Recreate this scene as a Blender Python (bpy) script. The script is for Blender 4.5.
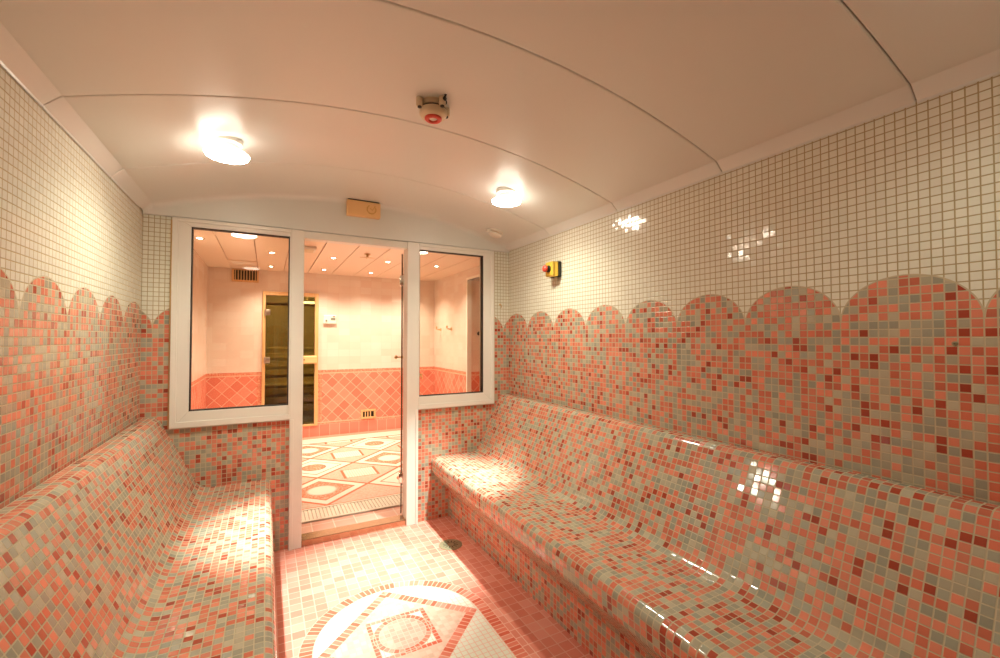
import bpy, bmesh, math, random
from mathutils import Vector, Matrix
random.seed(7)
for o in list(bpy.data.objects):
    bpy.data.objects.remove(o)
SC = bpy.context.scene
COL = SC.collection
PI = math.pi

# ------------------------------------------------------------------ camera, world, exposure
cd = bpy.data.cameras.new('camera')
cd.sensor_fit = 'HORIZONTAL'; cd.sensor_width = 36.0
cd.lens = 435.93 / 1000 * 36.0
cd.clip_start = 0.02
cam = bpy.data.objects.new('camera', cd); COL.objects.link(cam)
cam.location = (0, 0, 1.35)
cam.rotation_euler = (PI / 2 + 0.0226, 0.0, -0.4914)
SC.camera = cam
w = bpy.data.worlds.new('world'); SC.world = w; w.use_nodes = True
w.node_tree.nodes['Background'].inputs[0].default_value = (1.0, 0.8, 0.6, 1)
w.node_tree.nodes['Background'].inputs[1].default_value = 0.0
SC.view_settings.view_transform = 'Standard'
try: SC.view_settings.look = 'None'
except Exception: pass
SC.view_settings.gamma = 1.0
SC.view_settings.use_curve_mapping = False
SC.view_settings.exposure = 0.34

LAMP = (0.93, 1.0, 0.82); LAMPB = (0.92, 1.0, 0.94); LAMPH = (1.0, 0.87, 0.68)          # warm halogen light
P_BEAM, P_SPILL, P_REAR, P_HALL = 350.0, 27.0, 8.0, 52.0
E_ROOM, E_HALL = 48.0, 40.0

# room measures
XL, XR, YP, YB0 = -0.631, 1.766, 3.145, -1.0
XM = (XL + XR) / 2
HL, HR, HB, HZ = -0.657, 2.32, 6.535, 2.257       # hall beyond the partition
P = 0.02657                                        # mosaic pitch
def arch(x): return 2.312 - 0.143 * (x - XM) ** 2

# ------------------------------------------------------------------ node helper
class NT:
    def __init__(s, name):
        s.m = bpy.data.materials.new(name); s.m.use_nodes = True
        s.t = s.m.node_tree
        s.b = s.t.nodes['Principled BSDF']; s.out = s.t.nodes['Material Output']
    def n(s, typ, **kw):
        d = s.t.nodes.new(typ)
        for k, v in kw.items(): setattr(d, k, v)
        return d
    def put(s, sock, v):
        if hasattr(v, 'is_output') or isinstance(v, bpy.types.NodeSocket): s.t.links.new(v, sock)
        elif v is not None:
            try: sock.default_value = v
            except Exception: sock.default_value = (*v, 1.0)
    def M(s, op, a, b=None, c=None):
        d = s.n('ShaderNodeMath', operation=op)
        s.put(d.inputs[0], a)
        if b is not None: s.put(d.inputs[1], b)
        if c is not None: s.put(d.inputs[2], c)
        return d.outputs[0]
    def add(s, a, b): return s.M('ADD', a, b)
    def sub(s, a, b): return s.M('SUBTRACT', a, b)
    def mul(s, a, b): return s.M('MULTIPLY', a, b)
    def div(s, a, b): return s.M('DIVIDE', a, b)
    def lt(s, a, b): return s.M('LESS_THAN', a, b)
    def gt(s, a, b): return s.M('GREATER_THAN', a, b)
    def ab(s, a): return s.M('ABSOLUTE', a)
    def fl(s, a): return s.M('FLOOR', a)
    def fr(s, a): return s.M('FRACT', a)
    def mn(s, a, b): return s.M('MINIMUM', a, b)
    def mx(s, a, b): return s.M('MAXIMUM', a, b)
    def inv(s, a): return s.sub(1.0, a)
    def between(s, a, lo, hi): return s.mul(s.gt(a, lo), s.lt(a, hi))
    def mix(s, f, a, b):
        d = s.n('ShaderNodeMix', data_type='RGBA')
        s.put(d.inputs[0], f); s.put(d.inputs[6], a if not isinstance(a, tuple) else (*a[:3], 1)); s.put(d.inputs[7], b if not isinstance(b, tuple) else (*b[:3], 1))
        return d.outputs[2]
    def mixf(s, f, a, b):
        d = s.n('ShaderNodeMix', data_type='FLOAT')
        s.put(d.inputs[0], f); s.put(d.inputs[2], a); s.put(d.inputs[3], b)
        return d.outputs[0]
    def step(s, x, lo, hi):
        d = s.n('ShaderNodeMapRange', interpolation_type='SMOOTHSTEP')
        s.put(d.inputs[0], x); d.inputs[1].default_value = lo; d.inputs[2].default_value = hi
        return d.outputs[0]
    def uv(s, name='UVMap'):
        d = s.n('ShaderNodeUVMap', uv_map=name); q = s.n('ShaderNodeSeparateXYZ')
        s.t.links.new(d.outputs[0], q.inputs[0])
        return q.outputs[0], q.outputs[1]
    def xyz(s, a, b, c=0.0):
        d = s.n('ShaderNodeCombineXYZ'); s.put(d.inputs[0], a); s.put(d.inputs[1], b); s.put(d.inputs[2], c)
        return d.outputs[0]
    def white(s, v):
        d = s.n('ShaderNodeTexWhiteNoise', noise_dimensions='3D'); s.t.links.new(v, d.inputs['Vector'])
        return d.outputs['Value'], d.outputs['Color']
    def ramp(s, f, stops, interp='CONSTANT'):
        d = s.n('ShaderNodeValToRGB'); d.color_ramp.interpolation = interp
        e = d.color_ramp.elements
        while len(e) < len(stops): e.new(0.5)
        for k, (p, c) in enumerate(stops): e[k].position = p; e[k].color = (*c, 1)
        s.put(d.inputs[0], f); return d.outputs[0]
    def scale(s, col, f):
        d = s.n('ShaderNodeVectorMath', operation='SCALE'); s.put(d.inputs[0], col); s.put(d.inputs[3], f)
        return d.outputs[0]
    def grid(s, u, v, pu, pv, g=0.06, soft=0.03):
        """tile id vector, mask (1 on the tile, 0 on the joint); g in shares of the pitch"""
        cu, cv = s.div(u, pu), s.div(v, pv)
        fu, fv = s.fr(cu), s.fr(cv)
        e = s.mn(s.mn(fu, s.inv(fu)), s.mn(fv, s.inv(fv)))
        return s.xyz(s.fl(cu), s.fl(cv)), s.step(e, g - soft, g + soft)
    def tilt(s, rnd, amount, height=None, bump=0.3, dist=0.002):
        g = s.n('ShaderNodeNewGeometry')
        v = s.n('ShaderNodeVectorMath', operation='SUBTRACT'); s.t.links.new(rnd, v.inputs[0]); v.inputs[1].default_value = (.5, .5, .5)
        sc = s.n('ShaderNodeVectorMath', operation='SCALE'); s.t.links.new(v.outputs[0], sc.inputs[0]); sc.inputs[3].default_value = amount
        a = s.n('ShaderNodeVectorMath', operation='ADD'); s.t.links.new(g.outputs['Normal'], a.inputs[0]); s.t.links.new(sc.outputs[0], a.inputs[1])
        nn = s.n('ShaderNodeVectorMath', operation='NORMALIZE'); s.t.links.new(a.outputs[0], nn.inputs[0])
        o = nn.outputs[0]
        if height is not None:
            b = s.n('ShaderNodeBump'); b.inputs['Strength'].default_value = bump; b.inputs['Distance'].default_value = dist
            s.t.links.new(height, b.inputs['Height']); s.t.links.new(o, b.inputs['Normal']); o = b.outputs[0]
        s.t.links.new(o, s.b.inputs['Normal'])
    def done(s, col=None, rough=None, metal=None, spec=None):
        if col is not None: s.put(s.b.inputs['Base Color'], (*col[:3], 1) if isinstance(col, tuple) else col)
        if rough is not None: s.put(s.b.inputs['Roughness'], rough)
        if metal is not None: s.b.inputs['Metallic'].default_value = metal
        if spec is not None: s.put(s.b.inputs['Specular IOR Level'], spec)
        return s.m

SALMON, SALMON2, BEIGE, GREY, DARK = (.74, .245, .155), (.64, .17, .10), (.48, .43, .31), (.37, .36, .275), (.40, .06, .03)
CREAM, GROUT, GROUTW = (.81, .80, .68), (.55, .47, .31), (.45, .36, .19)

def mosaic_nodes(s, u, v):
    idv, mask = s.grid(u, v, P, P, .068, .03)
    val, rnd = s.white(idv)
    sep = s.n('ShaderNodeSeparateColor'); s.t.links.new(rnd, sep.inputs[0])
    # loose clumps: neighbours tend to share a colour
    nz = s.n('ShaderNodeTexNoise'); nz.inputs['Scale'].default_value = 0.42; nz.inputs['Detail'].default_value = 1.0
    s.t.links.new(idv, nz.inputs['Vector'])
    f = s.M('FRACT', s.add(val, s.mul(s.sub(nz.outputs[0], .5), .25)))
    col = s.ramp(f, [(0, BEIGE), (.20, GREY), (.42, SALMON), (.70, SALMON2), (.92, DARK)])
    col = s.scale(col, s.add(.86, s.mul(sep.outputs[1], .26)))
    return idv, mask, rnd, col

def mat_mosaic(name, scallop=None):
    s = NT(name); u, v = s.uv()
    idv, mask, rnd, col = mosaic_nodes(s, u, v)
    if scallop:
        u0, ww, zc, h = scallop
        ua, _ = s.uv('ArcMap')
        q = s.sub(s.fr(s.div(s.sub(ua, u0), ww)), .5)
        up = s.mx(0.0, s.div(s.sub(v, zc), h))
        r = s.M('SQRT', s.add(s.M('POWER', s.mul(s.ab(q), 2.0), 2.0), s.M('POWER', up, 2.0)))
        ins = s.lt(r, 1.0)
        sep = s.n('ShaderNodeSeparateColor'); s.t.links.new(rnd, sep.inputs[0])
        cream = s.scale(s.mix(0.0, CREAM, CREAM), s.add(.97, s.mul(sep.outputs[2], .05)))
        col = s.mix(ins, cream, col)
        line = s.mul(s.lt(s.ab(s.sub(r, 1.0)), .013), s.gt(v, zc))
        mask = s.mul(mask, s.inv(line))
    grout = s.mix(s.mx(ins, s.lt(s.ab(s.sub(r, 1.0)), .02)), GROUTW, GROUT) if scallop else GROUT
    base = s.mix(mask, grout, col)
    s.tilt(rnd, .05, mask, .5, .0015)
    return s.done(base, s.mixf(mask, .75, .10), spec=s.mixf(mask, .2, .62))

def mat_floor():
    s = NT('floor_mosaic'); u, v = s.uv()
    # a long rounded panel: half circle at the door end, straight sides, a chain of squares inside
    PER = .762
    dx, dv = s.sub(u, .566), s.sub(v, 2.003)
    dy = s.sub(s.M('MODULO', s.add(dv, PER * 4.5), PER), PER / 2)
    dy = s.mixf(s.gt(dv, PER / 2), dy, dv)
    dc = s.sub(v, s.mn(s.mx(v, .479), 2.003))
    adx, ady = s.ab(dx), s.ab(dy)
    r = s.M('SQRT', s.add(s.mul(dx, dx), s.mul(dy, dy)))
    rs = s.M('SQRT', s.add(s.mul(dx, dx), s.mul(dc, dc)))
    ang = s.M('ARCTAN2', dy, dx)
    angs = s.add(s.M('ARCTAN2', s.ab(dc), dx), s.mul(s.sub(s.mn(s.mx(v, .479), 2.003), .479), 2.44))
    l1, li = s.add(adx, ady), s.mx(adx, ady)
    # field
    idf, mf = s.grid(u, v, .0575, .0575, .035, .02)
    vf, cf = s.white(idf)
    red = s.ramp(vf, [(0, (.72, .25, .18)), (.3, (.78, .30, .22)), (.6, (.69, .22, .155)), (.82, (.80, .34, .26))])
    # small white and pink squares
    ids, ms = s.grid(dx, dy, P, P, .06, .03)
    vs, cs = s.white(s.n('ShaderNodeVectorMath', operation='ADD').outputs[0]) if False else s.white(ids)
    pink = s.ramp(vs, [(0, (.76, .52, .40)), (.35, (.70, .46, .35)), (.7, (.80, .58, .46))])
    rose = s.ramp(vs, [(0, (.74, .36, .28)), (.4, (.70, .30, .23)), (.7, (.78, .42, .33))])
    # dashes of the bands
    def dashes(t, pitch, seed):
        c = s.div(t, pitch); f = s.fr(c)
        val, _ = s.white(s.xyz(s.fl(c), seed))
        return s.ramp(val, [(0, (.66, .13, .075)), (.45, (.74, .20, .13)), (.75, (.78, .29, .21))]), s.step(s.mn(f, s.inv(f)), .05, .12)
    ring_c, ring_m = dashes(s.mul(angs, 15.6), 1.0, 3.0)
    sq_c, sq_m = dashes(s.mul(s.sub(adx, ady), .7071), .0262, s.add(7.0, s.add(s.mul(s.gt(dx, 0), 3.0), s.gt(dy, 0))))
    in_c, in_m = dashes(s.mn(adx, ady), .0235, s.add(11.0, s.add(s.mul(s.gt(dx, 0), 3.0), s.add(s.gt(dy, 0), s.mul(s.gt(adx, ady), 9.0)))))
    ci_c, ci_m = dashes(s.mul(ang, 5.1), 1.0, 19.0)
    col, mask = red, mf
    def over(f, c, m):
        nonlocal col, mask
        col = s.mix(f, col, c); mask = s.mixf(f, mask, m)
    def edge(x, e, wd=.0016): return s.step(s.ab(s.sub(x, e)), wd * .6, wd * 1.6)
    over(s.lt(rs, .437), ring_c, ring_m)
    over(s.lt(rs, .381), CREAM, ms)
    over(s.mul(s.lt(l1, .378), s.lt(rs, .381)), sq_c, sq_m)
    over(s.mul(s.lt(l1, .314), s.lt(rs, .381)), pink, ms)
    over(s.lt(li, .1425), in_c, in_m)
    over(s.lt(li, .119), CREAM, ms)
    over(s.lt(r, .131), ci_c, ci_m)
    over(s.lt(r, .105), rose, ms)
    for x, e in ((rs, .437), (rs, .381), (l1, .378), (l1, .314), (li, .1425), (li, .119), (r, .131), (r, .105)):
        f = edge(x, e)
        if e in (.378, .314): f = s.mx(f, s.gt(rs, .395))
        mask = s.mul(mask, f)
    base = s.mix(mask, (.77, .43, .32), col)
    s.tilt(cf, .012, mask, .3, .0012)
    return s.done(base, s.mixf(mask, .6, .17), spec=.5)

def mat_hall_floor():
    s = NT('hall_floor_mosaic'); u, v = s.uv()
    a, b = s.div(s.sub(u, .45), .3965), s.div(s.sub(v, 4.205), .389)
    S, T = s.mul(s.add(a, b), .5), s.mul(s.sub(a, b), .5)
    ns, nt = s.M('ROUND', S), s.M('ROUND', T)
    m = s.mx(s.ab(s.sub(S, ns)), s.ab(s.sub(T, nt)))
    ca, cb = s.add(ns, nt), s.sub(ns, nt)
    lx, ly = s.mul(s.sub(a, ca), .3965), s.mul(s.sub(b, cb), .389)
    rr = s.M('SQRT', s.add(s.mul(lx, lx), s.mul(ly, ly)))
    odd = s.gt(s.M('PINGPONG', ca, 1.0), .5)           # cells with a rectangle
    white = s.gt(s.M('PINGPONG', ns, 1.0), .5)
    ids, ms = s.grid(u, v, .012, .012, .07, .05)
    val, rnd = s.white(ids)
    W, R, L = (.80, .73, .62), (.66, .21, .12), (.62, .16, .08)
    redf = s.ramp(val, [(0, R), (.55, (.70, .31, .20)), (.85, (.74, .42, .30))])
    pale = s.ramp(val, [(0, (.60, .46, .36)), (.5, (.64, .50, .39)), (.8, (.62, .41, .31))])
    # oval cells
    oval = s.mix(white, s.mix(s.step(rr, .10, .14), W, redf), s.mix(s.step(rr, .118, .122), s.mix(s.lt(rr, .105), L, redf), W))
    oval = s.mix(s.gt(m, .335), oval, L)
    oval = s.mix(s.gt(m, .36), oval, W)
    # rectangle cells
    ax, ay = s.ab(lx), s.ab(ly)
    strp = s.mix(s.lt(s.fr(s.div(lx, .024)), .3), W, (.66, .54, .42))
    rect = s.mix(s.mul(s.lt(ax, .145), s.lt(ay, .13)), pale, strp)
    rect = s.mix(s.mul(s.between(ax, .145, .17), s.lt(ay, .15)), rect, L)
    rect = s.mix(s.mul(s.lt(ax, .17), s.between(ay, .13, .14)), rect, R)
    rect = s.mix(s.gt(v, 4.28), pale, rect)
    cell = s.mix(odd, oval, rect)
    cell = s.mix(s.gt(m, .475), cell, L)
    # edges of the carpet-like field
    far = s.mix(s.lt(s.fr(s.div(v, .09)), .25), W, (.72, .56, .43))
    cell = s.mix(s.gt(v, 6.12), cell, far)
    cell = s.mix(s.between(v, 6.10, 6.125), cell, L)
    near = s.lt(v, 3.812)
    cell = s.mix(near, cell, L)
    idn, mk = s.grid(u, v, .15, .15, .02, .015)
    vn, _ = s.white(idn)
    tile = s.mix(mk, (.80, .66, .54), s.ramp(vn, [(0, (.72, .38, .29)), (.5, (.76, .45, .35))]))
    cell = s.mix(s.lt(v, 3.795), cell, tile)
    # plain tiles along the back wall
    cell = s.mix(s.gt(v, 6.40), cell, (.72, .33, .23))
    return s.done(cell, .22, spec=.45)

def mat_hall_wall(name, sauna=False):
    s = NT(name); u, v = s.uv()
    # pale marble-like tiles above
    idt, mt = s.grid(u, v, .15, .10, .012, .008)
    vt, rt = s.white(idt)
    nz = s.n('ShaderNodeTexNoise'); nz.inputs['Scale'].default_value = 4.0; nz.inputs['Detail'].default_value = 4.0
    s.t.links.new(s.xyz(u, v), nz.inputs['Vector'])
    marble = s.ramp(s.add(s.mul(vt, .5), s.mul(nz.outputs[0], .5)), [(.1, (.78, .61, .50)), (.5, (.81, .68, .57)), (.9, (.84, .74, .65))], 'LINEAR')
    col = s.mix(mt, (.76, .61, .50), marble)
    # dado of diagonal pink tiles
    d1, d2 = s.mul(s.add(u, v), .7071), s.mul(s.sub(u, v), .7071)
    idd, md = s.grid(d1, d2, .116, .116, .026, .014)
    vd, _ = s.white(idd)
    dia = s.mix(md, (.82, .54, .40), s.ramp(vd, [(0, (.74, .235, .155)), (.35, (.78, .29, .20)), (.7, (.70, .205, .135))]))
    zone = s.between(v, .20, .862)
    side = None
    if sauna:
        off = s.sub(s.ab(s.sub(u, .29)), .345)
        side = s.between(off, -.01, .05)
    ids, ms = s.grid(u, v, .018, .018, .10, .06)
    vs2, _ = s.white(ids)
    band = s.mix(ms, (.80, .45, .30), s.ramp(vs2, [(0, (.66, .15, .085)), (.5, (.72, .22, .13)), (.85, (.78, .34, .22))]))
    line = s.mx(s.between(v, .868, .876), s.between(v, .185, .193))
    band = s.mix(line, band, (.80, .55, .40))
    idk, mk = s.grid(u, s.add(v, .0), .132, .165, .02, .012)
    vk, _ = s.white(idk)
    skirt = s.mix(mk, (.82, .52, .40), s.ramp(vk, [(0, (.74, .28, .20)), (.5, (.70, .24, .17)), (.8, (.78, .34, .26))]))
    low = s.mix(zone, band, dia)
    if side is not None: low = s.mix(s.mul(side, s.gt(v, .165)), low, band)
    low = s.mix(s.lt(v, .165), low, skirt)
    col = s.mix(s.lt(v, .915), col, low)
    s.tilt(rt, .01)
    return s.done(col, .2, spec=.5)

def mat_plain(name, col, rough=.5, metal=0.0, spec=.5, var=.05, scale=9.0, bump=0.0):
    s = NT(name)
    tc = s.n('ShaderNodeTexCoord'); nz = s.n('ShaderNodeTexNoise'); nz.inputs['Scale'].default_value = scale; nz.inputs['Detail'].default_value = 4.0
    s.t.links.new(tc.outputs['Object'], nz.inputs['Vector'])
    c = s.scale(s.mix(0.0, col, col), s.add(1.0 - var, s.mul(nz.outputs[0], 2 * var)))
    if bump:
        b = s.n('ShaderNodeBump'); b.inputs['Strength'].default_value = bump; b.inputs['Distance'].default_value = .002
        s.t.links.new(nz.outputs[0], b.inputs['Height']); s.t.links.new(b.outputs[0], s.b.inputs['Normal'])
    return s.done(c, rough, metal, spec)

def mat_wood(name, c1, c2, rough=.45, along=0):
    s = NT(name)
    tc = s.n('ShaderNodeTexCoord'); mp = s.n('ShaderNodeMapping')
    sc = [22, 22, 22]; sc[along] = 1.6
    mp.inputs['Scale'].default_value = sc
    s.t.links.new(tc.outputs['Object'], mp.inputs[0])
    nz = s.n('ShaderNodeTexNoise'); nz.inputs['Scale'].default_value = 2.2; nz.inputs['Detail'].default_value = 5.0
    s.t.links.new(mp.outputs[0], nz.inputs['Vector'])
    return s.done(s.ramp(nz.outputs[0], [(.3, c1), (.7, c2)], 'LINEAR'), rough)

def mat_glass(name, tint, f0=1.45):
    s = NT(name); s.t.nodes.remove(s.b)
    tr = s.n('ShaderNodeBsdfTransparent'); tr.inputs[0].default_value = (*tint, 1)
    gl = s.n('ShaderNodeBsdfGlossy'); gl.inputs['Roughness'].default_value = 0.0
    fz = s.n('ShaderNodeFresnel'); fz.inputs[0].default_value = f0
    mx = s.n('ShaderNodeMixShader')
    s.t.links.new(fz.outputs[0], mx.inputs[0]); s.t.links.new(tr.outputs[0], mx.inputs[1]); s.t.links.new(gl.outputs[0], mx.inputs[2])
    s.t.links.new(mx.outputs[0], s.out.inputs[0])
    return s.m

def mat_emit(name, col, strength):
    s = NT(name)
    s.b.inputs['Base Color'].default_value = (.9, .9, .9, 1)
    s.b.inputs['Emission Color'].default_value = (*col, 1); s.b.inputs['Emission Strength'].default_value = strength
    return s.m

SCAL = (.294, .3454, 1.406, .145)
M_WALL = mat_mosaic('mosaic_wall_with_arches', SCAL)
M_MOS = mat_mosaic('mosaic_bench')
M_FLOOR = mat_floor(); M_HFLOOR = mat_hall_floor()
M_HWALL = mat_hall_wall('hall_wall_tiles'); M_HBACK = mat_hall_wall('hall_back_wall_tiles', True)
M_CEIL = mat_plain('ceiling_panel', (.73, .74, .69), .32, var=.02, scale=2.0)
M_GAP = mat_plain('joint_dark', (.55, .42, .28), .8)
M_PVC = mat_plain('white_frame', (.80, .77, .69), .35, var=.015)
M_RUB = mat_plain('black_gasket', (.012, .010, .008), .5)
M_HCEIL = mat_plain('hall_ceiling_panel', (.88, .72, .56), .3, var=.015)
M_HGAP = mat_plain('hall_ceiling_joint', (.58, .30, .12), .6)
M_STEEL = mat_plain('stainless_steel', (.62, .58, .52), .28, 1.0, var=.08, scale=30)
M_THRESH = mat_plain('threshold_metal', (.50, .33, .21), .22, .9, var=.08, scale=30)
M_CHROME = mat_plain('chrome', (.75, .72, .66), .12, 1.0)
M_GLASS = mat_glass('clear_glass', (.97, .96, .93))
M_BRONZE = mat_glass('bronze_glass', (.62, .55, .34), 1.5)
M_DOORGLASS = mat_glass('door_glass', (.90, .91, .84))
M_EDGE = mat_plain('glass_edge', (.10, .065, .03), .25)
M_WHITE = mat_plain('white_plastic', (.82, .76, .66), .4, var=.02)
M_CREAMP = mat_plain('cream_plastic', (.74, .62, .42), .4, var=.03)
M_ORANGE = mat_plain('orange_plastic', (.86, .54, .24), .4, var=.03)
M_OCHRE = mat_plain('ochre_mark', (.70, .38, .10), .5)
M_YEL = mat_plain('yellow_plastic', (.72, .45, .05), .4, var=.05)
M_BLACK = mat_plain('black_plastic', (.018, .02, .015), .4)
M_RED = mat_plain('red_plastic', (.72, .07, .04), .35)
M_DRAIN = mat_plain('drain_steel', (.30, .27, .16), .45, .3, var=.15, scale=40)
M_PINE = mat_wood('pine_frame', (.66, .37, .14), (.78, .49, .24), .4, 2)
M_PINEH = mat_wood('pine_handle', (.78, .46, .18), (.86, .60, .30), .4, 0)
M_SAUNA = mat_wood('sauna_boards', (.42, .35, .17), (.54, .46, .25), .6, 0)
M_SAUNAD = mat_wood('sauna_dark', (.16, .12, .05), (.24, .18, .08), .7, 0)
M_GRATE = mat_plain('pale_grate', (.80, .72, .58), .45, var=.03)
M_GRATEG = mat_plain('grate_gap', (.58, .46, .34), .6)
M_DARKH = mat_plain('dark_hollow', (.02, .014, .008), .9)
M_BRASS = mat_plain('brass', (.66, .46, .22), .3, .8)
M_LED = mat_emit('downlight_glass', (1.0, .90, .74), E_ROOM)
M_LEDR = mat_emit('lamp_glass_rear', (1.0, .90, .74), 9.0)
M_SHADE = mat_emit('lamp_glass_side', (1.0, .92, .80), 4.5)
M_LEDH = mat_emit('small_lamp_glass', (1.0, .90, .72), E_HALL)
M_LEDS = mat_emit('sauna_lamp_glass', (1.0, .85, .6), 3.0)
M_GREYD = mat_plain('grey_display', (.22, .22, .16), .3)

# ------------------------------------------------------------------ mesh helpers
def tag(o, label=None, cat=None, group=None, kind=None):
    if label: o['label'] = label
    if cat: o['category'] = cat
    if group: o['group'] = group
    if kind: o['kind'] = kind
    return o
def thing(name, label, cat, loc=(0, 0, 0), group=None, kind=None, rot=(0, 0, 0)):
    o = bpy.data.objects.new(name, None); COL.objects.link(o)
    o.empty_display_size = .05
    o.location = loc; o.rotation_euler = rot
    return tag(o, label, cat, group, kind)
def obj(name, bm, mat, parent=None, smooth=False, local=False, sharp=38):
    """one mesh object; world coordinates unless local (then coordinates of the parent)"""
    me = bpy.data.meshes.new(name); 
    bmesh.ops.recalc_face_normals(bm, faces=bm.faces)
    bm.to_mesh(me); bm.free(); me.materials.append(mat)
    if smooth:
        for p in me.polygons: p.use_smooth = True
        try: me.set_sharp_from_angle(angle=math.radians(sharp))
        except Exception: pass
    o = bpy.data.objects.new(name, me); COL.objects.link(o)
    if parent is not None:
        o.parent = parent
        if not local:
            q = parent; loc = Vector((0, 0, 0))
            while q: loc += Vector(q.location); q = q.parent
            o.location = -loc
    return o
def box(bm, x0, x1, y0, y1, z0, z1, bev=0.0, seg=2):
    r = bmesh.ops.create_cube(bm, size=1.0)
    bmesh.ops.scale(bm, vec=(x1 - x0, y1 - y0, z1 - z0), verts=r['verts'])
    bmesh.ops.translate(bm, vec=((x0 + x1) / 2, (y0 + y1) / 2, (z0 + z1) / 2), verts=r['verts'])
    if bev:
        es = list({e for v in r['verts'] for e in v.link_edges})
        bmesh.ops.bevel(bm, geom=es, offset=bev, segments=seg, affect='EDGES', profile=.5)
    return bm
def nb(*a, **k): return box(bmesh.new(), *a, **k)
def lathe(bm, prof, M=Matrix(), seg=40):
    """revolve (r, z) about z; r = 0 points close the shape"""
    rings = []
    for r, z in prof:
        if r < 1e-6: rings.append([bm.verts.new(M @ Vector((0, 0, z)))])
        else: rings.append([bm.verts.new(M @ Vector((r * math.cos(2 * PI * k / seg), r * math.sin(2 * PI * k / seg), z))) for k in range(seg)])
    for A, B in zip(rings, rings[1:]):
        for k in range(seg):
            k2 = (k + 1) % seg
            if len(A) == 1 and len(B) == 1: continue
            if len(A) == 1: bm.faces.new((A[0], B[k2], B[k]))
            elif len(B) == 1: bm.faces.new((A[k], A[k2], B[0]))
            else: bm.faces.new((A[k], A[k2], B[k2], B[k]))
    return bm
def prism(bm, pts, f):
    """closed outline pts (a, b) between f(a, b, 0) and f(a, b, 1)"""
    A = [bm.verts.new(f(a, b, 0)) for a, b in pts]; B = [bm.verts.new(f(a, b, 1)) for a, b in pts]
    n = len(pts)
    bm.faces.new(A); bm.faces.new(B[::-1])
    for i in range(n): bm.faces.new((A[i], A[(i + 1) % n], B[(i + 1) % n], B[i]))
    return bm
def tube(bm, pts, r, seg=10):
    pts = [Vector(p) for p in pts]; rings = []
    for i, p in enumerate(pts):
        d = (pts[min(i + 1, len(pts) - 1)] - pts[max(i - 1, 0)]).normalized()
        a = d.orthogonal().normalized(); b = d.cross(a)
        rings.append([bm.verts.new(p + r * (math.cos(2 * PI * k / seg) * a + math.sin(2 * PI * k / seg) * b)) for k in range(seg)])
    for A, B in zip(rings, rings[1:]):
        for k in range(seg): bm.faces.new((A[k], A[(k + 1) % seg], B[(k + 1) % seg], B[k]))
    bm.faces.new(rings[0][::-1]); bm.faces.new(rings[-1])
    return bm
def ring(bm, x0, x1, z0, z1, wl, wr, wt, wb, y0, y1, bev=.004):
    """mitred rectangular frame in the xz plane"""
    O = [(x0, z0), (x1, z0), (x1, z1), (x0, z1)]
    I = [(x0 + wl, z0 + wb), (x1 - wr, z0 + wb), (x1 - wr, z1 - wt), (x0 + wl, z1 - wt)]
    for i in range(4):
        j = (i + 1) % 4
        b2 = bmesh.new(); q = [O[i], O[j], I[j], I[i]]
        prism(b2, q, lambda a, b, t: Vector((a, y0 if t == 0 else y1, b)))
        if bev: bmesh.ops.bevel(b2, geom=list(b2.edges), offset=bev, segments=2, affect='EDGES', profile=.5)
        me = bpy.data.meshes.new('tmp'); b2.to_mesh(me); b2.free(); bm.from_mesh(me); bpy.data.meshes.remove(me)
    return bm
def uvmap(o, fn, name='UVMap'):
    """fn(world co, normal) -> (u, v) in metres"""
    me = o.data; uvl = me.uv_layers.new(name=name)
    for p in me.polygons:
        for li in p.loop_indices:
            uvl.data[li].uv = fn(me.vertices[me.loops[li].vertex_index].co, p.normal)
    return o
def frame_at(loc, normal):
    n = Vector(normal).normalized()
    return Matrix.Translation(loc) @ n.to_track_quat('Z', 'Y').to_matrix().to_4x4()

# ------------------------------------------------------------------ room shell
uvR = lambda c, n: (YP - c.y + 200 * P, c.z) if abs(n.x) > .5 else (c.x - XR + 200 * P, c.z)
uvL = lambda c, n: (YP - c.y + 500 * P, c.z) if abs(n.x) > .5 else (XL - c.x + 500 * P, c.z)
SH = lambda k: k * P
# the arches keep their phase because the scallop width is 13 tiles
def shift(k): return 13 * P * k
uvR = lambda c, n: ((YP - c.y if abs(n.x) > .5 else c.x - XR) + shift(16), c.z)
uvL = lambda c, n: ((YP - c.y if abs(n.x) > .5 else XL - c.x) + shift(37), c.z)
WT = .12
def arcs(o, fn):
    'mosaic and arch coordinates of a wall'
    return uvmap(uvmap(o, fn), fn, 'ArcMap')
def arcL(c, n):                     # the arch next to the left corner is a little wider than the others
    if abs(n.x) <= .5: return uvL(c, n)
    t = YP - c.y
    return ((t * .294 / .346 if t <= .3461 else t - .052) + shift(37), c.z)
tag(arcs(obj('wall_right', nb(XR, XR + WT, YB0, YP, 0, 2.3), M_WALL), uvR), 'long right wall of red and grey mosaic arches under cream mosaic', 'wall', kind='structure')
bm = bmesh.new(); box(bm, XL - WT, XL, YB0, YP - .346, 0, 2.3); box(bm, XL - WT, XL, YP - .346, YP, 0, 2.3)
tag(uvmap(uvmap(obj('wall_left', bm, M_WALL), uvL), arcL, 'ArcMap'), 'long left wall of red and grey mosaic arches under cream mosaic', 'wall', kind='structure')
tag(arcs(obj('wall_back', nb(XL - WT, XR + WT, YB0 - WT, YB0, 0, 2.45), M_WALL), lambda c, n: (c.x + shift(60), c.z)), 'mosaic wall closing the room behind the viewpoint', 'wall', kind='structure')
bm = bmesh.new(); box(bm, XL - WT, .135, YP, YP + .10, 0, .836); box(bm, XL - WT, -.490, YP, YP + .10, .836, 2.10)
tag(arcs(obj('wall_front_left', bm, M_WALL), uvL), 'low mosaic wall under the left window with a narrow strip beside it', 'wall', kind='structure')
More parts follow.
